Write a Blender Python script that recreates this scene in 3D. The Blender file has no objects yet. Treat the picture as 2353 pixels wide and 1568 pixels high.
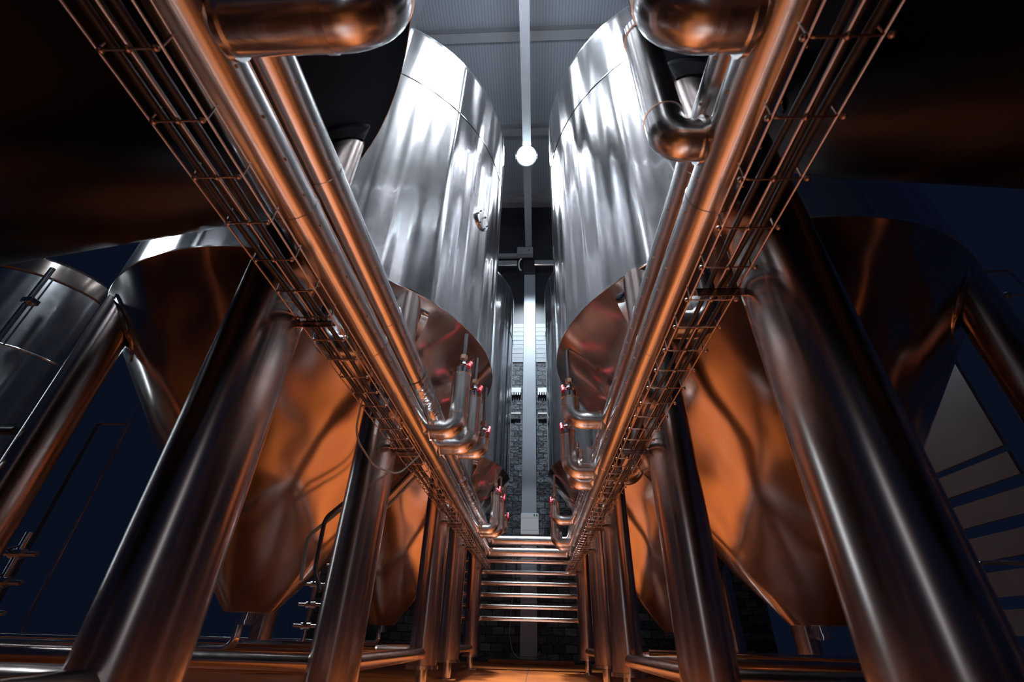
import bpy, bmesh, math, random
from mathutils import Vector, Matrix
random.seed(4)
C = bpy.context.scene.collection
PI = math.pi
H0 = 0.45                       # camera height above the floor

# ------------------------------------------------------------------ camera
cam_d = bpy.data.cameras.new('camera'); cam = bpy.data.objects.new('camera', cam_d); C.objects.link(cam)
cam_d.sensor_width = 36.0
cam_d.lens = 36.0 * 1044.0 / 2353.0
cam_d.clip_start = 0.02; cam_d.clip_end = 200
p, y, r = math.radians(33.32), math.radians(3.38), math.radians(1.63)
fw = Vector((-math.sin(y)*math.cos(p), math.cos(y)*math.cos(p), math.sin(p)))
r0 = Vector((math.cos(y), math.sin(y), 0)); u0 = r0.cross(fw)
rt = math.cos(r)*r0 + math.sin(r)*u0; up = -math.sin(r)*r0 + math.cos(r)*u0
m = Matrix((rt, up, -fw)).transposed().to_4x4()
m.translation = Vector((0, 0, H0)); cam.matrix_world = m
bpy.context.scene.camera = cam
cam_d.dof.use_dof = True; cam_d.dof.focus_distance = 4.2; cam_d.dof.aperture_fstop = 3.2

# ------------------------------------------------------------------ world and view
w = bpy.data.worlds.new('hall_dusk'); bpy.context.scene.world = w; w.use_nodes = True
w.node_tree.nodes['Background'].inputs[0].default_value = (0.0023, 0.0036, 0.0098, 1)
w.node_tree.nodes['Background'].inputs[1].default_value = 1.0
vs = bpy.context.scene.view_settings
vs.view_transform = 'Standard'; vs.look = 'None'; vs.exposure = 0.35; vs.gamma = 1.0; vs.use_curve_mapping = False

# ------------------------------------------------------------------ hall lamps and added unseen fill lights
def lamp(name, loc, size, power, col, spot=None, target=None):
    if spot:
        l = bpy.data.lights.new(name, 'SPOT'); l.spot_size = math.radians(spot); l.spot_blend = .5; l.shadow_soft_size = size/2
    else:
        l = bpy.data.lights.new(name, 'AREA'); l.shape = 'DISK'; l.size = size
    l.energy = power; l.color = col
    o = bpy.data.objects.new(name, l); C.objects.link(o); o.location = loc
    if target is not None:
        o.rotation_euler = (Vector(target)-Vector(loc)).to_track_quat('-Z', 'Y').to_euler()
    return o
COOL = (.80, .92, 1.0)
def strip(name, loc, w_, h_, power, col, target):
    o = lamp(name, loc, 1, power, col, target=target)
    o.data.shape = 'RECTANGLE'; o.data.size = w_; o.data.size_y = h_
    return o
lamp('flood_light_beam', (-.21, 8.06, 12.27), .45, 9500, COOL, spot=46, target=(-.1, 6.3, 0))
lamp('high_bay_light', (-.10, 3.2, 12.3), .5, 5600, COOL, spot=50, target=(-.1, 4.2, 0))
lamp('high_bay_light', (-6.8, 4.6, 9.5), .5, 420, COOL, spot=80, target=(-6.8, 4.6, 0))
lamp('gap_fill_light', (-8.5, 2.1, 6.6), .5, 480, COOL, spot=34, target=(-3.6, 2.6, 3.6))  # added unseen spot that brightens the shell band in the tank gap
lamp('vessel_fill_light', (-5.2, 1.6, 8.6), .4, 1500, COOL, spot=40, target=(-8.0, 5.4, 4.2))  # unseen spot added for the streaks on the far left vessel
lamp('wall_fill_light', (-.2, 8.6, 12.2), .4, 2400, COOL, spot=44, target=(-.15, 12.75, 8.0))  # unseen spot added to lift the far wall and column
lamp('roof_wash_light', (-.2, 3.2, 10.2), 1.2, 125, COOL, target=(-.2, 5.5, 15))
lamp('screen_fill_light', (4.0, 5.2, 4.6), .3, 18, COOL, spot=70, target=(5, 5.3, 1.5))  # small added light that brightens the grey slats
# added unseen strips, aimed to put white streaks on the tank shells
for sx in (-1, 1):
    for dx, yy, pw in ((2.0, .6, 2.4), (3.0, 3.2, 4), (4.2, 5.6, 9), (2.4, 8.6, 22)):
        strip('shell_fill_strip', (-.13+sx*dx, yy, 12.7), .16, 1.6, pw, (.86, .93, 1), (-.13-sx*1.6, 4.4, 5.2)).data.spread = math.radians(75)
    for dx, yy, pw in ((1.7, .2, 24), (2.9, 1.4, 10)):
        strip('shell_fill_strip', (-.13+sx*dx, yy, 12.7), .16, 1.6, pw, (.86, .93, 1), (-.13-sx*.7, .6, 4.5)).data.spread = math.radians(60)
# unseen openings behind and left, assumed from white streaks on the legs
strip('doorway_light', (-.3, -9.0, 1.9), .5, 3.4, 7, (.82, .91, 1), (0, 4, 2.4))
lamp('pipe_fill_light', (-.13, -2.2, 12.3), .5, 2900, COOL, spot=31, target=(-.13, 4.0, 1.8))  # added unseen spot from above that brightens the near pipes
strip('side_window_light', (-11.0, 4.9, 3.0), .5, 3.6, 22, (.72, .90, 1), (0, 4, 2.0))

lamp('box_fill_light', (.16, 1.0, 12.2), .3, 2200, COOL, spot=7, target=(-.14, 12.4, 3.0))  # narrow unseen spot added to whiten the control box

# ------------------------------------------------------------------ materials
def newmat(name):
    mt = bpy.data.materials.new(name); mt.use_nodes = True
    nt = mt.node_tree
    return mt, nt, nt.nodes['Principled BSDF']
def steel(name, col=(.60, .58, .58), rough=.2, bump=.0, scale=(1, 1, .12), nscale=3.0, coat=0.0, coat_rough=.08, fine=0.0):
    mt, nt, b = newmat(name)
    b.inputs['Coat Weight'].default_value = coat; b.inputs['Coat Roughness'].default_value = coat_rough; b.inputs['Coat IOR'].default_value = 2.2
    b.inputs['Metallic'].default_value = 1; b.inputs['Base Color'].default_value = (*col, 1)
    b.inputs['Roughness'].default_value = rough
    tc = nt.nodes.new('ShaderNodeTexCoord'); mp = nt.nodes.new('ShaderNodeMapping'); mp.inputs['Scale'].default_value = scale
    nt.links.new(tc.outputs['Object'], mp.inputs[0])
    if bump > 0:
        nz = nt.nodes.new('ShaderNodeTexNoise'); nz.inputs['Scale'].default_value = nscale; nz.inputs['Detail'].default_value = 0.6
        nt.links.new(mp.outputs[0], nz.inputs['Vector'])
        bp = nt.nodes.new('ShaderNodeBump'); bp.inputs['Strength'].default_value = 1.0; bp.inputs['Distance'].default_value = bump
        nt.links.new(nz.outputs['Fac'], bp.inputs['Height'])
        last = bp
        if fine > 0:
            n2 = nt.nodes.new('ShaderNodeTexNoise'); n2.inputs['Scale'].default_value = nscale*9; n2.inputs['Detail'].default_value = 2
            nt.links.new(mp.outputs[0], n2.inputs['Vector'])
            b2 = nt.nodes.new('ShaderNodeBump'); b2.inputs['Strength'].default_value = 1.0; b2.inputs['Distance'].default_value = fine
            nt.links.new(n2.outputs['Fac'], b2.inputs['Height']); nt.links.new(bp.outputs[0], b2.inputs['Normal']); last = b2
        nt.links.new(last.outputs[0], b.inputs['Normal']); nt.links.new(last.outputs[0], b.inputs['Coat Normal'])
    nr = nt.nodes.new('ShaderNodeTexNoise'); nr.inputs['Scale'].default_value = 6; nr.inputs['Detail'].default_value = 4
    nt.links.new(tc.outputs['Object'], nr.inputs['Vector'])
    rr = nt.nodes.new('ShaderNodeMapRange'); rr.inputs['From Min'].default_value = .3; rr.inputs['From Max'].default_value = .7
    rr.inputs['To Min'].default_value = rough*.95; rr.inputs['To Max'].default_value = rough*1.06
    nt.links.new(nr.outputs['Fac'], rr.inputs['Value']); nt.links.new(rr.outputs[0], b.inputs['Roughness'])
    return mt
def plain(name, col, rough=.5, metal=0.0, noise=0.0, nscale=5):
    mt, nt, b = newmat(name)
    b.inputs['Metallic'].default_value = metal; b.inputs['Roughness'].default_value = rough; b.inputs['Base Color'].default_value = (*col, 1)
    tc = nt.nodes.new('ShaderNodeTexCoord'); nz = nt.nodes.new('ShaderNodeTexNoise'); nz.inputs['Scale'].default_value = nscale; nz.inputs['Detail'].default_value = 5
    nt.links.new(tc.outputs['Object'], nz.inputs['Vector'])
    mx = nt.nodes.new('ShaderNodeMix'); mx.data_type = 'RGBA'
    mx.inputs[6].default_value = (*[c*(1-noise) for c in col], 1); mx.inputs[7].default_value = (*[min(1, c*(1+noise)) for c in col], 1)
    nt.links.new(nz.outputs['Fac'], mx.inputs[0]); nt.links.new(mx.outputs[2], b.inputs['Base Color'])
    return mt
M = {}
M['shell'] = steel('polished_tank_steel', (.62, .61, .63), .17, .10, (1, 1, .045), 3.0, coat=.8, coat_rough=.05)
M['darkened_cone'] = steel('darkened_cone_steel', (.020, .022, .034), .3, .05, (1, 1, .3), 1.3)  # darkened copy of the cone steel, makes the two nearest undersides near black
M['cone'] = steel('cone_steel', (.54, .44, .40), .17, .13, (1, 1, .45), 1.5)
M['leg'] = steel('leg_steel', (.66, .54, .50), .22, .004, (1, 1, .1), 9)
M['jacket'] = steel('pipe_jacket_aluminium', (.80, .76, .75), .25, .0022, (1, .25, .6), 6, coat=.8, coat_rough=.05)
M['chrome'] = steel('bright_steel', (.75, .74, .75), .12)
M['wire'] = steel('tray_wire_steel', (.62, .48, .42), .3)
M['foil'] = steel('crumpled_foil', (.72, .70, .70), .18, .012, (1, 1, 1), 9)
M['brass'] = plain('brass_fitting', (.60, .40, .28), .3, 1, .2, 30)
M['black'] = plain('black_rubber', (.006, .007, .012), .6, 0, .2)
M['cable'] = plain('cable_sheath', (.030, .022, .026), .42, 0, .3, 20)
M['greycable'] = plain('grey_cable', (.25, .27, .28), .5, 0, .1)
M['red'] = plain('red_handle_plastic', (.60, .008, .03), .35, 0, .1)
M['beam'] = plain('painted_roof_steel', (.22, .22, .245), .5, 0, .08)
M['column'] = plain('painted_column_steel', (.30, .33, .38), .45, 0, .12, 2)
M['white'] = plain('white_plastic', (.82, .83, .86), .4, 0, .03)
M['green'] = plain('green_button', (.01, .16, .05), .4, 0, .05)
M['screen'] = plain('grey_painted_panel', (.30, .30, .32), .55, 0, .12, 2)
M['siding'] = plain('grey_wall_cladding', (.20, .22, .25), .5, 0, .08)
M['dark'] = plain('dark_painted_steel', (.012, .014, .022), .5, 0, .2)
M['blue'] = plain('blue_valve_handle', (.02, .40, .60), .4, 0, .1)

# orange epoxy floor
mt, nt, b = newmat('orange_epoxy_floor'); M['floor'] = mt
tc = nt.nodes.new('ShaderNodeTexCoord'); nz = nt.nodes.new('ShaderNodeTexNoise'); nz.inputs['Scale'].default_value = 1.3; nz.inputs['Detail'].default_value = 8
mpf = nt.nodes.new('ShaderNodeMapping'); mpf.inputs['Scale'].default_value = (1, .7, 1)
nt.links.new(tc.outputs['Object'], mpf.inputs[0]); nt.links.new(mpf.outputs[0], nz.inputs['Vector'])
rp = nt.nodes.new('ShaderNodeValToRGB'); rp.color_ramp.elements[0].position = .3; rp.color_ramp.elements[0].color = (.22, .046, .009, 1)
rp.color_ramp.elements[1].position = .7; rp.color_ramp.elements[1].color = (.46, .118, .020, 1)
nt.links.new(nz.outputs['Fac'], rp.inputs[0])
nt.links.new(rp.outputs[0], b.inputs['Base Color']); b.inputs['Roughness'].default_value = .35

# brick wall
mt, nt, b = newmat('rough_block_wall'); M['brick'] = mt
tc = nt.nodes.new('ShaderNodeTexCoord'); mp = nt.nodes.new('ShaderNodeMapping'); mp.inputs['Rotation'].default_value = (PI/2, 0, 0)
nt.links.new(tc.outputs['Object'], mp.inputs[0])
nzw = nt.nodes.new('ShaderNodeTexNoise'); nzw.inputs['Scale'].default_value = 3; nt.links.new(mp.outputs[0], nzw.inputs['Vector'])
mxw = nt.nodes.new('ShaderNodeMix'); mxw.data_type = 'VECTOR'; mxw.inputs[0].default_value = .06
nt.links.new(mp.outputs[0], mxw.inputs[4]); nt.links.new(nzw.outputs['Color'], mxw.inputs[5])
bt = nt.nodes.new('ShaderNodeTexBrick'); bt.inputs['Scale'].default_value = 1; bt.inputs['Brick Width'].default_value = .27; bt.inputs['Row Height'].default_value = .16
bt.inputs['Mortar Size'].default_value = .012; bt.inputs['Color1'].default_value = (.13, .15, .18, 1); bt.inputs['Color2'].default_value = (.028, .032, .042, 1); bt.inputs['Mortar'].default_value = (.008, .009, .013, 1)
bt.inputs['Mortar Smooth'].default_value = .3; bt.inputs['Bias'].default_value = .1
nt.links.new(mxw.outputs[1], bt.inputs['Vector']); nt.links.new(bt.outputs['Color'], b.inputs['Base Color'])
nb = nt.nodes.new('ShaderNodeTexNoise'); nb.inputs['Scale'].default_value = 14; nt.links.new(mp.outputs[0], nb.inputs['Vector'])
ad = nt.nodes.new('ShaderNodeMath'); ad.operation = 'SUBTRACT'; nt.links.new(nb.outputs['Fac'], ad.inputs[0]); nt.links.new(bt.outputs['Fac'], ad.inputs[1])
bp = nt.nodes.new('ShaderNodeBump'); bp.inputs['Distance'].default_value = .04; nt.links.new(ad.outputs[0], bp.inputs['Height']); nt.links.new(bp.outputs[0], b.inputs['Normal'])
b.inputs['Roughness'].default_value = .6

# ribbed roof sheet
mt, nt, b = newmat('ribbed_roof_sheet'); M['roof'] = mt
tc = nt.nodes.new('ShaderNodeTexCoord'); wv = nt.nodes.new('ShaderNodeTexWave'); wv.bands_direction = 'X'; wv.inputs['Scale'].default_value = 3.4; wv.inputs['Distortion'].default_value = 0
nt.links.new(tc.outputs['Object'], wv.inputs['Vector'])
rp = nt.nodes.new('ShaderNodeValToRGB'); rp.color_ramp.elements[0].position = 0; rp.color_ramp.elements[0].color = (.17, .18, .215, 1)
rp.color_ramp.elements[1].position = .25; rp.color_ramp.elements[1].color = (.24, .26, .30, 1)
nt.links.new(wv.outputs['Color'], rp.inputs[0]); nt.links.new(rp.outputs[0], b.inputs['Base Color']); b.inputs['Roughness'].default_value = .5

# lamp glass
mt, nt, b = newmat('lamp_lens'); M['lens'] = mt
b.inputs['Emission Color'].default_value = (.75, .95, 1, 1); b.inputs['Emission Strength'].default_value = 60; b.inputs['Base Color'].default_value = (.9, .9, .9, 1)

# ------------------------------------------------------------------ mesh helpers
def obj(name, bm, mat, parent=None, smooth=True, loc=None):
    me = bpy.data.meshes.new(name)
    bmesh.ops.recalc_face_normals(bm, faces=bm.faces[:])
    if smooth:
        for f in bm.faces: f.smooth = True
        for e in bm.edges:
            if len(e.link_faces) == 2 and e.calc_face_angle(0) > math.radians(38): e.smooth = False
    bm.to_mesh(me); bm.free()
    me.materials.append(mat)
    o = bpy.data.objects.new(name, me); C.objects.link(o)
    if loc is not None: o.location = loc
    if parent: o.parent = parent
    return o
def BM(): return bmesh.new()
def tag(o, label, cat=None, group=None, kind=None):
    if label: o['label'] = label
    if cat: o['category'] = cat
    if group: o['group'] = group
    if kind: o['kind'] = kind
    return o
def thing(name, label, cat, loc=(0, 0, 0), group=None):
    o = bpy.data.objects.new(name, None); C.objects.link(o); o.location = loc; o.empty_display_size = .1
    return tag(o, label, cat, group)
def struct(name, bm, mat, smooth=False):
    o = obj(name, bm, mat, smooth=smooth); o['kind'] = 'structure'; return o
def box(bm, x0, x1, y0, y1, z0, z1, bev=0):
    g = bmesh.ops.create_cube(bm, size=1)
    for v in g['verts']:
        v.co = Vector(((x0+x1)/2+v.co.x*(x1-x0), (y0+y1)/2+v.co.y*(y1-y0), (z0+z1)/2+v.co.z*(z1-z0)))
    if bev:
        es = list({e for v in g['verts'] for e in v.link_edges})
        bmesh.ops.bevel(bm, geom=es, offset=bev, segments=2, affect='EDGES', profile=.5)
def fillet(pts, rad, n=8):
    pts = [Vector(q) for q in pts]; out = [pts[0]]
    for i in range(1, len(pts)-1):
        a, b_, c = pts[i-1], pts[i], pts[i+1]
        d1 = (a-b_).normalized(); d2 = (c-b_).normalized(); ang = d1.angle(d2)
        if ang > PI-.02: out.append(b_); continue
        t = min(rad/math.tan(ang/2), (a-b_).length*.49, (c-b_).length*.49)
        R = t*math.tan(ang/2)
        ctr = b_ + (d1+d2).normalized()*(R/math.sin(ang/2))
        s = b_+d1*t-ctr; e = b_+d2*t-ctr
        ax = s.cross(e).normalized(); tot = s.angle(e)
        for k in range(n+1):
            out.append(ctr + Matrix.Rotation(tot*k/n, 3, ax) @ s)
    out.append(pts[-1]); return out
def tube(bm, pts, rad, seg=20, caps=True):
    pts = [Vector(q) for q in pts]; rads = rad if isinstance(rad, (list, tuple)) else [rad]*len(pts)
    T = []
    for i in range(len(pts)):
        a = pts[max(0, i-1)]; c = pts[min(len(pts)-1, i+1)]
        t = (c-a)
        if 0 < i < len(pts)-1:
            t = (pts[i]-a).normalized() + (c-pts[i]).normalized()
        if t.length < 1e-9: t = Vector((0, 0, 1))
        T.append(t.normalized())
    ref = Vector((0, 0, 1)) if abs(T[0].z) < .9 else Vector((1, 0, 0))
    n = (ref - T[0]*ref.dot(T[0])).normalized(); rings = []
    for i, q in enumerate(pts):
        n = (n - T[i]*n.dot(T[i])).normalized(); b2 = T[i].cross(n)
        rings.append([bm.verts.new(q + (n*math.cos(2*PI*k/seg)+b2*math.sin(2*PI*k/seg))*rads[i]) for k in range(seg)])
    for a, c in zip(rings, rings[1:]):
        for k in range(seg):
            bm.faces.new((a[k], a[(k+1) % seg], c[(k+1) % seg], c[k]))
    if caps:
        bm.faces.new(rings[0][::-1]); bm.faces.new(rings[-1])
def lathe(bm, prof, cx=0, cy=0, seg=96, cap0=False, cap1=False):
    rings = [[bm.verts.new((cx+r_*math.cos(2*PI*k/seg), cy+r_*math.sin(2*PI*k/seg), z)) for k in range(seg)] for r_, z in prof]
    for a, c in zip(rings, rings[1:]):
        for k in range(seg): bm.faces.new((a[k], a[(k+1) % seg], c[(k+1) % seg], c[k]))
    if cap0: bm.faces.new(rings[0][::-1])
    if cap1: bm.faces.new(rings[-1])
def ball(bm, c, r_, seg=12):
    bmesh.ops.create_uvsphere(bm, u_segments=seg, v_segments=seg//2+2, radius=r_, matrix=Matrix.Translation(c))
def kids(o): return [c for c in bpy.data.objects if c.parent == o]
def copy_tree(o, parent=None, loc=None):
    c = o.copy(); C.objects.link(c); c.parent = parent
    if loc is not None: c.location = loc
    for ch in kids(o): copy_tree(ch, c)
    return c

# ------------------------------------------------------------------ the hall
YW = 12.75
bm = BM(); box(bm, -16, 16, -8, 16, -.1, 0); struct('floor', bm, M['floor'])
bm = BM(); box(bm, -5.5, 5.5, YW, YW+.3, 0, 7.95); struct('wall_far', bm, M['brick'])
bm = BM()
for k in range(9):
    z = 8.0+k*.172; box(bm, -5.5, 5.5, YW-.03, YW+.1, z, z+.158)
struct('trim_1', bm, M['siding'])
bm = BM(); box(bm, -5.5, 5.5, YW, YW+.3, 7.95, 15.5); struct('wall_upper', bm, M['dark'])
bm = BM(); box(bm, -5.5, 5.5, -6, YW+.3, 15.5, 15.6); struct('ceiling', bm, M['roof'])
bm = BM(); box(bm, -1.05, .85, YW-.56, YW, 0, .075, .01); struct('trim_2', bm, M['floor'])
bm = BM(); box(bm, -.135, -.127, 4, YW-.3, 0.0005, .0015); struct('trim_3', bm, M['black'])

# roof steel
def ibeam(bm, a, b_, h, wd, axis='x'):
    if axis == 'x':
        (x0, yc, zc), x1 = a, b_
        box(bm, x0, x1, yc-wd/2, yc+wd/2, zc-.015, zc); box(bm, x0, x1, yc-.012, yc+.012, zc, zc+h); box(bm, x0, x1, yc-wd/2, yc+wd/2, zc+h, zc+h+.015)
    else:
        (xc, y0, zc), y1 = a, b_
        box(bm, xc-wd/2, xc+wd/2, y0, y1, zc-.015, zc); box(bm, xc-.012, xc+.012, y0, y1, zc, zc+h); box(bm, xc-wd/2, xc+wd/2, y0, y1, zc+h, zc+h+.015)
for i, (yb, lab) in enumerate(((6.2, 'grey steel roof beam crossing at the top of the picture'), (9.2, 'grey steel roof beam just above the glowing flood light'), (12.1, 'grey steel roof beam just below the flood light'))):
    bm = BM(); ibeam(bm, (-5.4, yb, 15.22), 5.4, .26, .26)
    tag(obj('roof_beam', bm, M['beam'], smooth=False), lab, 'beam', 'roof beams')
t = thing('runway_beam', 'long pale steel beam running under the roof towards the column', 'beam', (-.2, 12.2, 12.6))
bm = BM(); box(bm, -.12, .12, -14, 0, .0, .05); box(bm, -.1, .1, -14, 0, .05, .25); obj('rail', bm, M['beam'], t, False)
bm = BM(); box(bm, -.42, .16, -.1, .12, -.36, -.02, .01); obj('end_plate', bm, M['beam'], t, False)
bm = BM(); tube(bm, [(.02, -.11, -.19), (.02, -.08, -.19)], .02, 10); obj('bolt', bm, M['black'], t)
bm = BM(); box(bm, -5, -.44, 12.30, 12.42, 12.30, 12.46, .01); o = obj('wall_brace', bm, M['beam'], smooth=False); o.rotation_euler = (0, 0, 0)
tag(o, 'pale steel brace left of the beam end plate', 'brace')
for xa, xb, lab in ((-5, -.62, 'pale horizontal wall rail left of the column head'), (.02, 5, 'pale horizontal wall rail right of the column head')):
    t = thing('wall_rail', lab, 'rail', (0, 12.3, 11.9), 'wall rails')
    bm = BM(); box(bm, xa, xb, -.05, .05, -.02, .15, .01); obj('channel', bm, M['beam'], t, False)
    bm = BM(); tube(bm, [(xa, 12.27, 11.838), (xb, 12.27, 11.838)], .045, 12)
    tag(obj('chrome_tube', bm, M['chrome']), lab.replace('pale horizontal wall rail', 'thin chrome tube running under the wall rail'), 'pipe', 'chrome tubes')

# column
t = thing('steel_column', 'wide grey steel column standing in the middle of the far wall', 'column', (-.16, YW-.18, 0))
bm = BM(); box(bm, -.20, .20, -.10, .10, 0, 11.55, .012); obj('shaft', bm, M['column'], t, False)
bm = BM(); box(bm, -.24, .22, -.16, .12, 11.55, 12.2, .01); obj('head', bm, M['dark'], t, False)
bm = BM(); tube(bm, [(-.30+.10*math.sin(a)*-1, -.2, 11.95+.28*math.cos(a)) for a in [PI*k/10 for k in range(11)]], .028, 8)
tag(obj('cable_loop', bm, M['white'], t), 'white loop of cable')

# box on the column
t = thing('control_box', 'white control box with two small buttons mounted low on the column', 'box', (-.14, 12.4, 2.69))
bm = BM(); box(bm, -.23, .23, -.07, .07, 0, .52, .012); obj('enclosure', bm, M['white'], t, False)
for zz in (.10, .40):
    bm = BM(); box(bm, -.21, .21, -.074, -.069, zz, zz+.003); obj('seam', bm, M['beam'], t, False)
for dx in (.12, .185):
    bm = BM(); box(bm, dx-.016, dx+.016, -.095, -.068, .45, .49, .004); obj('button', bm, M['green'], t, False)

# wall bits left and right of the column
for x0, x1, s in ((-1.6, -.42, 'left'), (.10, 1.3, 'right')):
    t = thing('toothed_ledge', 'pale toothed metal ledge on the block wall %s of the column' % s, 'ledge', (0, YW, 6.86), 'toothed wall ledges')
    bm = BM(); box(bm, x0, x1, -.12, 0, 0, .17, .01); obj('ledge', bm, M['white'], t, False)
    bm = BM()
    k = x0
    while k < x1: box(bm, k, k+.035, -.12, -.08, -.08, 0); k += .07
    obj('teeth', bm, M['white'], t, False)
    bm = BM(); tube(bm, [(x0, YW-.12, 6.14), (x1, YW-.12, 6.14)], .035, 12)
    tag(obj('wall_conduit', bm, M['white']), 'thin white conduit across the block wall %s of the column' % s, 'pipe', 'wall conduits')

# flood light
t = thing('flood_light', 'glowing round flood light hanging from the runway beam', 'lamp', (-.21, 8.2, 12.38))
bm = BM(); tube(bm, [(0, .16, .12), (0, .02, .02), (0, 0, 0)], [.10, .30, .31], 28); obj('housing', bm, M['dark'], t)
bm = BM(); tube(bm, [(0, -.02, -.01), (0, -.035, -.03)], .27, 28); obj('lens', bm, M['lens'], t)
bm = BM(); box(bm, -.33, -.29, -.03, .05, -.05, .2); box(bm, .29, .33, -.03, .05, -.05, .2); box(bm, -.33, .33, -.03, .05, .16, .2); obj('bracket', bm, M['beam'], t, False)

# ------------------------------------------------------------------ fermentation tanks
LEG_R = .145
CT = 2.95                                   # height of the lower rim of the cylinders
def cone_r(R): return [(R-.001, CT-.012), (R-.03, CT-.045), (.50, .95), (.19, .59)]
def cone_z(R, rr):
    (ra, za), (rb, zb) = (R-.03, CT-.045), (.50, .95)
    return za+(rr-ra)*(zb-za)/(rb-ra)
def make_tank(cx, cy, R, legs, label, top=7.08, cm='cone'):
    t = thing('fermentation_tank', label, 'tank', (cx, cy, 0), 'conical fermentation tanks')
    bm = BM()
    prof = [(R, CT-.012)]
    nseg = 60
    for k in range(nseg+1): prof.append((R, CT+(top-CT)*k/nseg))
    prof += [(R*.97, top+.10), (R*.8, top+.32), (R*.45, top+.5), (.05, top+.56)]
    lathe(bm, prof, seg=144); obj('shell', bm, M['shell'], t)
    bm = BM(); lathe(bm, [(R+.001, top-1.16), (R+.006, top-1.155), (R+.006, top-1.145), (R+.001, top-1.14)], seg=144); obj('weld_seam', bm, M['chrome'], t)
    bm = BM(); P = cone_r(R)
    prof = P[:2]
    for k in range(1, 24):
        f = k/24; prof.append((P[1][0]+(P[2][0]-P[1][0])*f, P[1][1]+(P[2][1]-P[1][1])*f))
    prof += P[2:]
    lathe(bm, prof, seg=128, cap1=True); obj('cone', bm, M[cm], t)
    bm = BM(); lathe(bm, [(R-.001, CT-.013), (R+.0025, CT-.011), (R+.0025, CT+.004), (R, CT+.006)], seg=144); obj('rim_band', bm, M['chrome'], t)
    # outlet
    bm = BM(); tube(bm, [(0, 0, .60), (0, 0, .50)], .05, 16); tube(bm, [(0, 0, .54), (0, 0, .51)], .08, 16); ob = obj('outlet', bm, M['chrome'], t)
    for lx, ly in legs:
        x, yy = lx-cx, ly-cy; rr = math.hypot(x, yy)
        ztop = cone_z(R, rr)
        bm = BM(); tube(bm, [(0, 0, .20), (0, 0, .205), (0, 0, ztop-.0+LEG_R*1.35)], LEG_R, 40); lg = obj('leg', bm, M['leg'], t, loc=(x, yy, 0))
        bm = BM(); tube(bm, [(0, 0, .185), (0, 0, .215)], LEG_R+.018, 32); obj('leg_collar', bm, M['chrome'], lg)
        bm = BM(); tube(bm, [(0, 0, 0), (0, 0, .02), (0, 0, .021), (0, 0, .19)], [.13, .13, .055, .055], 24); obj('foot', bm, M['chrome'], lg)
        # reinforcing plate round the leg, lying on the cone
        bm = BM(); seg = 48; rings = []
        for q, off in ((LEG_R+.004, .03), (LEG_R+.012, .006), (LEG_R+.085, .004), (LEG_R+.09, .012)):
            ring = []
            for k in range(seg):
                a = 2*PI*k/seg; dx, dy = q*math.cos(a), q*math.sin(a)
                rad = math.hypot(x+dx, yy+dy)
                zz = cone_z(R, min(rad, R-.05)) - (.022 if off == .004 or off == .006 else .0)
                if rad > R-.05: zz -= .0
                sc = min(1, (R-.055)/rad)
                ring.append(bm.verts.new(((x+dx)*sc, (yy+dy)*sc, zz)))
            rings.append(ring)
        for a, c in zip(rings, rings[1:]):
            for k in range(seg): bm.faces.new((a[k], a[(k+1) % seg], c[(k+1) % seg], c[k]))
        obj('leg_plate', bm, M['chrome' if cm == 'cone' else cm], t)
    # low braces between the legs
    zb = .31
    L = [(lx-cx, ly-cy) for lx, ly in legs]
    for i in range(len(L)):
        for j in range(i+1, len(L)):
            a, c = Vector((*L[i], zb)), Vector((*L[j], zb))
            if abs(a.x-c.x) > .1 and abs(a.y-c.y) > .1: continue
            d = (c-a).normalized()
            bm = BM(); tube(bm, [a+d*LEG_R*.9, c-d*LEG_R*.9], .052, 20); obj('brace', bm, M['leg'], t)
    return t
def corners(cx, dx0, dx1, y0, y1): return [(dx0, y0), (dx0, y1), (dx1, y0), (dx1, y1)]
XL, XR = -2.425, 2.12
tanks = {}
tl = [(0.30, 'nearest left fermentation tank, its dark underside filling the upper left corner'),
      (4.33, 'middle left tall steel fermentation tank with round plate and lit corridor side'),
      (8.36, 'far left-row fermentation tank, mostly hidden behind the middle left tank')]
for i, (cy, lab) in enumerate(tl):
    tanks['L', i] = make_tank(XL, cy+(-.01, .05, .03)[i], 1.95, [(-1.14, cy-1.22), (-1.14, cy+1.22), (-3.70, cy-1.22), (-3.70, cy+1.22)], lab, cm='darkened_cone' if i == 0 else 'cone')
trr = [(0.05, 'nearest right fermentation tank, its dark underside behind the big elbows'),
      (4.12, 'middle right tall steel fermentation tank facing the lit corridor'),
      (8.14, 'far right-row fermentation tank, mostly hidden behind the middle right tank')]
for i, (cy, lab) in enumerate(trr):
    tanks['R', i] = make_tank(XR, cy, 1.885, [(.875, cy-1.24), (.875, cy+1.20), (3.36, cy-1.24), (3.36, cy+1.20)], lab, cm='darkened_cone' if i == 0 else 'cone')
# round cover plate on the middle left tank
t = tanks['L', 1]
a0 = math.radians(-22)
nrm = Vector((math.cos(a0), math.sin(a0), 0)); ctr = nrm*1.95+Vector((0, 0, 4.55)); tg = Vector((-nrm.y, nrm.x, 0))
bm = BM(); tube(bm, [ctr-nrm*.02, ctr+nrm*.02], .13, 40); cp = obj('cover_plate', bm, M['shell'], t)
bm = BM()
for k in range(6):
    a = k*PI/3; q = ctr+(tg*math.cos(a)+Vector((0, 0, 1))*math.sin(a))*.11
    tube(bm, [q+nrm*.01, q+nrm*.032], .009, 8)
obj('screw', bm, M['black'], cp)

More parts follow.
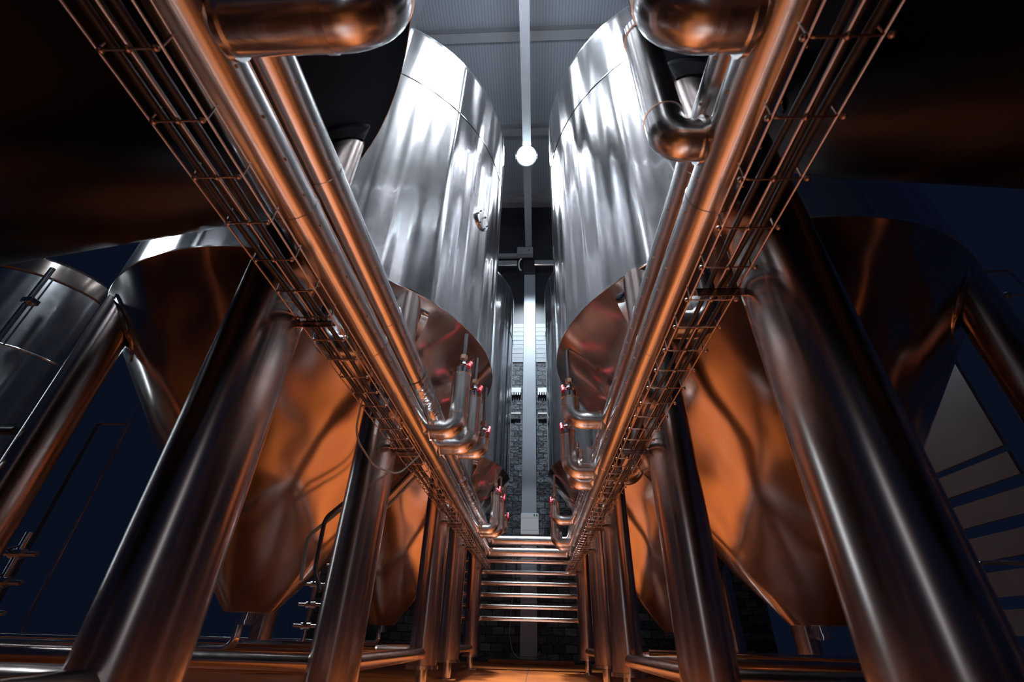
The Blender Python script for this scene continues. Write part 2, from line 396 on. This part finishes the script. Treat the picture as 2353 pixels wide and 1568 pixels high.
# ------------------------------------------------------------------ insulated header pipes
def jacket_run(t, name, a, b_, rad, mat, bands=0, seed=0):
    a, b_ = Vector(a), Vector(b_)
    bm = BM(); n = max(2, int((b_-a).length/.25)); tube(bm, [a.lerp(b_, k/n) for k in range(n+1)], rad, 40)
    o = obj(name, bm, mat, t)
    L = (b_-a).length; d = (b_-a).normalized()
    if bands:
        k = .35; 
        while k < L-.1:
            bm = BM(); q = a+d*k; tube(bm, [q-d*.02, q-d*.018, q+d*.018, q+d*.02], [rad, rad+.0025, rad+.0025, rad], 40); obj('overlap_band', bm, mat, o)
            k += bands
    s = Vector((0, 0, 1)).cross(d)
    bm = BM(); k = .1
    while k < L-.05:
        for ang in (-.35, -2.7):
            nn = s*math.cos(ang)+Vector((0, 0, 1))*math.sin(ang); q = a+d*(k+(0.03 if ang < -1 else 0))+nn*rad
            tube(bm, [q-nn*.003, q+nn*.003, q+nn*.0045], [.0055, .0055, .002], 8)
        k += .155
    obj('rivet', bm, M['brass'], o)['kind'] = 'stuff'
    return o
YC = 9.70
for z, xl, xr, lab in ((1.64+H0, -.905, .680, 'upper insulated metal pipe running down both tank rows and across the corridor end'),
                       (1.43+H0, -.955, .672, 'lower insulated metal pipe running down both tank rows and across the corridor end')):
    t = thing('insulated_pipe', lab, 'pipe', (0, 0, z), 'insulated header pipes')
    rd = .092
    jacket_run(t, 'jacket', (xl, -1.2, 0), (xl, YC-.02, 0), rd, M['jacket'], 1.02)
    jacket_run(t, 'jacket', (xr, -1.2, 0), (xr, YC-.02, 0), rd, M['jacket'], 1.02)
    jacket_run(t, 'jacket', (xl-.06, YC, 0), (xr+.06, YC, 0), rd, M['jacket'], 0)
# crumpled foil sleeves on the upper pipe
for x, y0, y1, lab in ((-.905, 2.92, 3.55, 'crumpled foil sleeve on the upper left pipe beside the first drop pipe'), (-.905, 5.2, 8.0, 'long crumpled foil sleeve on the far end of the upper left pipe'), (.68, 5.5, 8.6, 'long crumpled foil sleeve on the far end of the upper right pipe')):
    bm = BM(); n = 60; pts = []; rr = []
    for k in range(n+1):
        pts.append((x, y0+(y1-y0)*k/n, 1.64+H0)); rr.append(.098+.004*random.random())
    tube(bm, pts, rr, 36)
    tag(obj('foil_sleeve', bm, M['foil']), lab, 'pipe sleeve', 'foil sleeves')

# ------------------------------------------------------------------ drop pipes with valves
def drop(xe, yd, zr, xh, label, ztop, side, name='drop_pipe', zj=None, rad=.078, valve=True):
    """insulated horizontal stub from header (xh) to elbow (xe), then up to a capped end, valve and thin pipe into the cone"""
    z = zr+H0; zj = zj or z+.52
    t = thing(name, label, 'pipe', (xe, yd, z), 'drop pipes with red valves')
    dxh = xh-xe; sg = 1 if dxh > 0 else -1
    pts = fillet([(dxh-sg*.075, 0, 0), (0, 0, 0), (0, 0, zj-z)], .11, 10)
    bm = BM(); tube(bm, pts, rad, 36); jk = obj('jacket', bm, M['jacket'], t)
    bm = BM(); tube(bm, [(dxh-sg*.085, 0, 0), (dxh-sg*.10, 0, 0)], rad+.012, 32); obj('joint_flange', bm, M['jacket'], jk)
    for q, d in (((sg*.14, 0, 0), Vector((1, 0, 0))), ((0, 0, .14), Vector((0, 0, 1)))):
        q = Vector(q); bm = BM(); tube(bm, [q-d*.012, q-d*.011, q+d*.011, q+d*.012], [rad, rad+.003, rad+.003, rad], 32); obj('overlap_band', bm, M['jacket'], jk)
    zt = zj-z
    bm = BM(); tube(bm, [(0, 0, zt-.05), (0, 0, zt-.048), (0, 0, zt+.004), (0, 0, zt+.012)], [rad, rad+.005, rad+.005, rad*.6], 32); obj('end_cap', bm, M['chrome'], t)
    bm = BM(); tube(bm, [(0, 0, zt), (0, 0, ztop-z)], .021, 16); obj('riser', bm, M['chrome'], t)
    if not valve: return t
    vz = zt+.055
    bm = BM(); tube(bm, [(0, 0, vz-.035), (0, 0, vz-.03), (0, 0, vz-.012), (0, 0, vz), (0, 0, vz+.012), (0, 0, vz+.03), (0, 0, vz+.035)], [.026, .032, .032, .040, .032, .032, .026], 8)
    tube(bm, [(0, 0, vz), (-sg*.055, 0, vz)], .012, 10)
    v = obj('ball_valve', bm, M['chrome'], t)
    bm = BM(); xx = -sg*.058
    for s in (-1, 1):
        tube(bm, [(xx, 0, vz), (xx-sg*.008, s*.035, vz+s*.03), (xx, s*.06, vz+s*.055)], [.018, .015, .021], 10)
    tube(bm, [(xx-sg*-.01, 0, vz), (xx-sg*.014, 0, vz)], .02, 12)
    obj('valve_handle', bm, M['red'], v)
    bm = BM(); tube(bm, [(0, 0, vz+.06), (0, 0, vz+.062), (0, 0, vz+.10), (0, 0, vz+.102)], [.022, .036, .036, .022], 6)
    obj('union_nut', bm, M['brass'], t)
    return t
rows = ('near', 'middle', 'far')
for i, dy in enumerate((0, 4.03)):
    w_ = ('middle', 'far')[i]
    drop(-.640, 3.50+dy, 1.43, -.955, 'nearest of the three insulated drop pipes on the %s left tank' % w_, 2.83, 1, zj=1.43+H0+.56)
    drop(-.590, 3.95+dy, 1.46, -.955, 'second insulated drop pipe with red valve on the %s left tank' % w_, 2.84, 1, zj=1.46+H0+.52)
    drop(-.555, 4.60+dy, 1.64, -.905, 'last of the three insulated drop pipes on the %s left tank' % w_, 2.84, 1, zj=1.64+H0+.18)
    drop(.325, 3.80+dy, 1.65, .680, 'nearest insulated drop pipe with red valve on the %s right tank' % w_, 2.84, 1, zj=1.65+H0+.26)
    drop(.345, 4.56+dy, 1.43, .672, 'second, longer insulated drop pipe on the %s right tank' % w_, 2.84, 1, zj=1.43+H0+.42)
    drop(.420, 4.95+dy, 1.43, .672, 'last insulated drop pipe on the %s right tank' % w_, 2.80, 1, zj=1.43+H0+.42)
drop(-.44, .55, 1.45, -.955, 'large insulated elbow overhead at the top left of the corridor', 2.8, 1, zj=2.79, rad=.082, valve=False)
drop(.375, .575, 1.43, .672, 'large insulated elbow overhead at the top edge, right of the corridor', 2.8, 1, zj=2.79, rad=.085, valve=False)
drop(.475, .965, 1.47, .672, 'insulated elbow below the top right elbow, pipe rising from it', 2.76, 1, zj=2.72, rad=.070, valve=False)

# big outward elbows feeding the cones
def outlet(x0, x1, yy, zr, zup, label, ytilt=0):
    z = zr+H0; t = thing('cone_feed_pipe', label, 'pipe', (x0, yy, z), 'cone feed pipes'); s = 1 if x1 > x0 else -1
    bm = BM(); tube(bm, fillet([(s*.075, 0, 0), (x1-x0, 0, 0), (x1-x0, 0, zup)], .12, 10), .078, 36); obj('jacket', bm, M['jacket'], t)
    dx = x1-x0
    bm = BM(); tube(bm, [(dx, 0, zup), (dx, 0, zup+.012)], .08, 32); obj('end_cap', bm, M['chrome'], t)
    bm = BM(); tube(bm, [(dx, 0, zup), (dx, 0, zup+.30)], .024, 14)
    tube(bm, [(dx, 0, zup+.05), (dx, 0, zup+.09)], .04, 6); obj('valve', bm, M['chrome'], t)
    bm = BM(); tube(bm, [(dx, 0, zup+.11), (dx, 0, zup+.15)], .042, 6); obj('union_nut', bm, M['brass'], t)
outlet(-.955, -1.27, 2.24, 1.43, .30, 'insulated elbow pipe behind the left cable tray, turned up to the cone')
outlet(.672, .93, 2.02, 1.43, .55, 'insulated elbow pipe behind the right cable tray, turned up to the cone')
outlet(.672, 1.06, 4.75, 1.43, .25, 'small insulated elbow pipe right of the far tray, in front of the orange cone')

# ------------------------------------------------------------------ pipe rack at the end of the corridor
for k, lab in enumerate(('topmost of the six', 'second from top of the six', 'third from top of the six', 'fourth from top of the six', 'fifth from top of the six', 'lowest of the six')):
    z = H0+1.265-.19*k
    bm = BM(); tube(bm, [(-1.62+0*k, YC, z), (1.34, YC, z)], .038, 20)
    tag(obj('rack_pipe', bm, M['chrome']), lab+' thin shiny pipes crossing the end of the corridor', 'pipe', 'rack of thin cross pipes')

# ------------------------------------------------------------------ cable trays
def tray(xa, xb, zb, legs, sgn, label):
    """xa = leg side, xb = corridor side"""
    t = thing('cable_tray', label, 'cable tray', (0, 0, zb), 'wire cable trays')
    y0, y1 = -.4, 9.5; hh = .055
    xm = (xa+xb)/2
    sec = [(xa, hh), (xa, 0), (xm, 0), (xb, 0), (xb, hh)]
    for (x, z) in ((xa, hh), (xa, .0), (xm, .0), (xb, 0), (xb, hh)):
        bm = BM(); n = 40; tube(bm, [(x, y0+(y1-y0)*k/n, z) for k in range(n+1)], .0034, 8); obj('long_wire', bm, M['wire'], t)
    k = y0
    while k < y1:
        bm = BM(); tube(bm, fillet([(xa, k, hh+.01), (xa, k, -.006), (xb, k, -.006), (xb, k, hh+.01)], .012, 3), .0030, 7)
        for x in (xa+.012, xm, xb-.012): ball(bm, (x, k, -.006), .0085, 8)
        o = obj('cross_wire', bm, M['wire'], t); k += .172
    for ly, lx in legs:
        bm = BM()
        box(bm, min(lx, xb), max(lx, xb), ly-.018, ly+.018, -.012, -.008); box(bm, min(lx, xb), max(lx, xb), ly-.018, ly-.014, -.040, -.008)
        obj('bracket', bm, M['leg'], t, False)
    return t
tray(-1.00, -.845, 1.11+H0, [(q, -.995) for q in (1.53, 3.11, 5.55, 7.14)], -1, 'wire cable tray running along the left row of tank legs')
tray(.715, .565, 1.05+H0, [(q, .732) for q in (1.27, 2.88, 5.32, 6.90)], 1, 'wire cable tray running along the right row of tank legs')
for x0, z, lab, rd in ((-.975, 1.131+H0, 'outer', .011), (-.94, 1.131+H0, 'middle', .010), (-.905, 1.131+H0, 'inner', .011), (.695, 1.071+H0, 'outer', .011), (.66, 1.071+H0, 'middle', .010), (.62, 1.070+H0, 'inner', .009)):
    bm = BM(); n = 90; ph = random.random()*6
    tube(bm, [(x0+.006*math.sin(ph+k*.55), -.4+9.8*k/n, z+.002*math.sin(k*.9+ph)) for k in range(n+1)], rd, 10)
    tag(obj('cable', bm, M['cable']), '%s dark cable lying lengthwise in the %s wire tray' % (lab, 'left' if x0 < 0 else 'right'), 'cable', 'cables in the trays')
# loose loops hanging from trays
bm = BM(); tube(bm, fillet([(-1.0, 2.35, 1.11+H0), (-1.06, 2.5, .98+H0), (-1.0, 2.75, .88+H0), (-.93, 3.05, .92+H0), (-.87, 3.25, 1.11+H0)], .3, 6), .006, 8)
tag(obj('hanging_cable', bm, M['greycable']), 'thin grey cable sagging below the left wire tray', 'cable')
bm = BM()
tube(bm, fillet([(-.99, 3.6, 1.12+H0), (-1.25, 3.75, .90+H0), (-1.5, 3.7, .92+H0), (-1.62, 3.62, .75+H0), (-1.60, 3.6, .40+H0), (-1.50, 3.55, .25+H0)], .12, 6), .016, 10)
tag(obj('hanging_cable', bm, M['cable']), 'black cable loop hanging against the middle left cone beside its leg', 'cable')
bm = BM()
tube(bm, fillet([(-.99, 3.75, 1.12+H0), (-1.25, 3.85, .86+H0), (-1.55, 3.75, .86+H0), (-1.74, 3.66, .62+H0), (-1.68, 3.6, .32+H0)], .12, 6), .014, 10)
tag(obj('hanging_cable', bm, M['greycable']), 'greenish grey cable hanging beside the black cable loop', 'cable')

# ------------------------------------------------------------------ hose / cord on the far wall
bm = BM(); tube(bm, fillet([(-.44, 12.3, 2.6), (-.50, 12.3, 1.8), (-.56, 12.3, 1.1), (-.60, 12.3, .55), (-.52, 12.3, .22), (-.36, 12.25, .10), (.0, 12.2, .10)], .2, 5), .010, 8)
tag(obj('power_cord', bm, M['greycable']), 'thin grey cord hanging from the control box to the floor', 'cord')
t = thing('hose_coil', 'dark coiled hose on the low kerb at the far wall', 'hose', (-.16, 12.34, .075))
bm = BM()
for k in range(3):
    tube(bm, [(.20*math.cos(a)*(1-.08*k), .09*math.sin(a), .018+.026*k) for a in [2*PI*q/28 for q in range(29)]], .016, 8)
obj('coil', bm, M['greycable'], t)
bm = BM(); tube(bm, [(.17, 0, .07), (.22, 0, .11), (.26, 0, .17)], .013, 8); obj('hose_end', bm, M['greycable'], t)

# ------------------------------------------------------------------ product pipes near the floor under the left tanks
def low_pipe(pts, rad, label, fr=.15):
    bm = BM(); tube(bm, fillet(pts, fr, 8), rad, 16)
    return tag(obj('floor_pipe', bm, M['chrome']), label, 'pipe', 'low stainless pipes')
low_pipe([(-6.5, 4.33, .33), (-2.45, 4.33, .33), (-2.45, 4.33, .50)], .035, 'bright low pipe curving up into the tip of the middle left cone', .16)
low_pipe([(-6.5, 5.1, .36), (-1.5, 5.1, .36)], .03, 'straight low pipe crossing behind the middle left cone tip')
low_pipe([(-6.5, 8.36, .36), (-2.45, 8.36, .36), (-2.45, 8.36, .50)], .035, 'bright low pipe curving up into the tip of the far left cone', .16)
low_pipe([(-6.5, 9.0, .30), (-1.8, 9.0, .30)], .03, 'straight low pipe crossing behind the far left cone tip')
low_pipe([(1.0, 4.9, .38), (6.5, 4.9, .38)], .022, 'straight low pipe under the middle right tank, brightest on the right side')
low_pipe([(1.3, 6.4, .22), (6.5, 6.4, .22)], .024, 'second low pipe further back under the right tanks')

# valve manifolds in the dark behind the cones
def manifold(x, yy, z, n, label):
    t = thing('valve_manifold', label, 'valve', (x, yy, z), 'valve manifolds behind the cones')
    bm = BM(); tube(bm, [(0, 0, 0), (0, 0, .25+.24*n)], .03, 14); obj('standpipe', bm, M['chrome'], t)
    for k in range(n):
        bm = BM(); zz = .30+.24*k; tube(bm, [(-.17, 0, zz), (.19, 0, zz)], .022, 12); tube(bm, [(-.06, 0, zz), (.06, 0, zz)], .045, 14); b_ = obj('valve', bm, M['chrome'], t)
        bm = BM(); tube(bm, [(0, -.04, zz), (0, -.11, zz+.02), (.1, -.12, zz+.05)], .009, 8); obj('valve_handle', bm, M['black'], b_)
manifold(-3.0, 6.9, 0, 5, 'cluster of small chrome valves seen between the two orange left cones')
manifold(-4.9, 4.5, 0, 4, 'cluster of small chrome valves left of the middle left cone tip')
manifold(4.4, 7.2, 0, 3, 'small chrome valves low in the dark behind the right tanks')

# ------------------------------------------------------------------ far left vessel
t = thing('storage_vessel', 'upright cylindrical storage vessel with flat rim at the far left', 'tank', (-8.3, 5.8, 0))
bm = BM(); R = 1.02; lathe(bm, [(R*.7, .6), (R, .9)]+[(R, .9+(5.0-.9)*k/30) for k in range(1, 31)], seg=96, cap0=True); obj('shell', bm, M['shell'], t)
bm = BM(); lathe(bm, [(R, 5.0), (R+.03, 5.01), (R+.03, 5.28), (R-.05, 5.36), (R*.5, 5.55), (.05, 5.6)], seg=96); obj('lid', bm, M['cone'], t)
bm = BM(); lathe(bm, [(R+.001, 3.78), (R+.008, 3.79), (R+.008, 3.80), (R+.001, 3.81)], seg=96); obj('weld_seam', bm, M['chrome'], t)
for a in (.3, 1.9, 3.5, 5.0):
    bm = BM(); tube(bm, [(.85*math.cos(a), .85*math.sin(a), 0), (.85*math.cos(a), .85*math.sin(a), .8)], .06, 16); obj('leg', bm, M['leg'], t)
t = thing('fill_pipe', 'vertical fill pipe with clamp in front of the far left vessel', 'pipe', (-7.15, 4.75, 0))
bm = BM(); tube(bm, [(0, 0, .02), (0, 0, 4.9)], .035, 16); obj('pipe', bm, M['chrome'], t)
bm = BM(); tube(bm, [(.06, .05, 3.6), (.06, .05, 4.75)], .012, 10); obj('thin_pipe', bm, M['chrome'], t)
bm = BM(); box(bm, -.06, .10, -.05, .08, 4.25, 4.33, .01); obj('clamp', bm, M['chrome'], t, False)
t = thing('top_valve', 'small chrome valve with blue handle on the far left vessel rim', 'valve', (-8.0, 4.95, 5.3))
bm = BM(); tube(bm, [(0, 0, .0), (0, 0, .14)], .07, 16); tube(bm, [(-.18, 0, .14), (.22, 0, .14)], .06, 16); ball(bm, (.22, 0, .14), .085); b_ = obj('body', bm, M['chrome'], t)
bm = BM(); box(bm, -.34, -.20, -.02, .02, .12, .19, .005); obj('valve_handle', bm, M['blue'], b_, False)

# left service bits
t = thing('leg_manifold', 'group of chrome clamps and handles beside the far left leg', 'valve', (-3.92, 2.93, 1.18))
for k in range(3):
    bm = BM(); zz = .0+.22*k; tube(bm, [(-.45, 0, zz), (.18, 0, zz)], .030, 12); pp = obj('pipe', bm, M['dark'] if k != 1 else M['chrome'], t)
    bm = BM(); tube(bm, [(-.14, 0, zz-.05), (-.14, 0, zz+.11)], [.045, .03], 14); ball(bm, (-.14, 0, zz+.1), .045); obj('clamp', bm, M['chrome'], pp)
bm = BM(); tube(bm, [(-5.17, 5.2, 2.93), (-5.17, 5.2, .02)], .014, 8); tag(obj('thin_rod', bm, M['chrome']), 'thin bright vertical rod in the dark behind the big left leg', 'rod')
bm = BM(); tube(bm, [(-5.62, 5.22, 2.64), (-5.17, 5.22, 2.64)], .016, 8); tag(obj('short_rail', bm, M['chrome']), 'short bright horizontal rail meeting the thin left rod', 'rail')
t = thing('side_rack', 'dark rack with thin bright rungs standing left of the big left leg', 'rack', (-4.9, 5.8, 0))
for q in ((-.42, -.6), (.42, .6)):
    bm = BM(); tube(bm, [(q[0], -q[1], 0), (q[0], -q[1], 1.5)], .022, 10); obj('post', bm, M['dark'], t)
for k in range(6):
    bm = BM(); z = 1.35-.2*k; tube(bm, [(-.42, .6, z), (.42, -.6, z)], .014, 8); obj('rung', bm, M['chrome'], t)
bm = BM(); tube(bm, [(-5.60, 5.22, 0), (-5.60, 5.22, 2.64)], .02, 8); tag(obj('rail_post', bm, M['dark']), 'dark thin post holding the short left rail', 'post')

# ------------------------------------------------------------------ right side
def pipe_thing(name, pts, rad, label, mat, fr=.1, group=None, cat='pipe'):
    bm = BM(); tube(bm, fillet(pts, fr, 6), rad, 14); return tag(obj(name, bm, mat), label, cat, group)
# louvred screen
t = thing('louvred_screen', 'grey slatted screen with a sloping top edge, far right in the dark', 'screen', (4.99, 0, 0))
ya, yb = 4.88, 6.03
def board(pts, x0=0, x1=.04):
    bm = BM(); a = [bm.verts.new((x0, q[0], q[1])) for q in pts]; c = [bm.verts.new((x1, q[0], q[1])) for q in pts]
    bm.faces.new(a); bm.faces.new(c[::-1]); n = len(pts)
    for k in range(n): bm.faces.new((a[k], a[(k+1) % n], c[(k+1) % n], c[k]))
    return bm
obj('top_panel', board([(yb, 1.86+H0), (yb, 2.23+H0), (ya, 3.06+H0), (ya, 1.86+H0)]), M['screen'], t, False)
z = 1.79+H0
for k in range(7):
    h_ = .235; tagz = z-.0
    obj('slat', board([(yb+.0*k, z-h_+.0), (yb, z), (ya-1.2, z), (ya-1.2, z-h_)] if k else [(yb, z-h_), (yb, z), (ya, z), (ya, z-h_)]), M['screen'], t, False)
    z -= h_+.115
pipe_thing('leg_highlight', [(3.80, 3.4, 2.70+H0), (3.80, 3.4, 0)], .020, 'thin bright tube standing in for a highlight on the outer right leg', M['chrome'])  # tube added for the bright streak on the outer right leg
t = thing('clamped_pipework', 'thin pale rod with a clamp and short branches, upper right edge', 'pipe', (4.44, 3.6, 0))
bm = BM(); tube(bm, [(0, 0, 0), (0, 0, 4.45)], .011, 12); obj('rod', bm, M['chrome'], t)
bm = BM(); tube(bm, [(0, 0, 3.58), (0, 0, 3.67)], .03, 14); obj('clamp', bm, M['chrome'], t)
bm = BM(); tube(bm, [(-.19, 0, 3.63), (-.03, 0, 3.63)], .010, 8); obj('branch', bm, M['chrome'], t)
bm = BM(); tube(bm, [(-.22, -.02, 3.50), (-.02, 0, 3.60)], .010, 8); obj('branch', bm, M['chrome'], t)
bm = BM(); tube(bm, fillet([(.03, 0, 3.63), (.28, 0, 3.64), (.30, 0, 3.45)], .03, 5), .013, 10); obj('branch', bm, M['chrome'], t)
bm = BM(); tube(bm, [(.0, 0, 3.33), (.30, 0, 3.34)], .012, 8); ball(bm, (.1, 0, 3.33), .035); bb = obj('valve', bm, M['chrome'], t)
bm = BM(); tube(bm, [(.1, 0, 3.33), (.06, -.02, 3.28)], .010, 8); obj('valve_handle', bm, M['chrome'], bb)
pipe_thing('floor_rail', [(4.2, 4.95, 0), (4.2, 4.95, 1.17), (5.0, 4.95, 1.17), (5.0, 4.95, 0)], .02, 'thin bright rail in front of the lowest slats of the grey screen', M['chrome'], .05, None, 'rail')
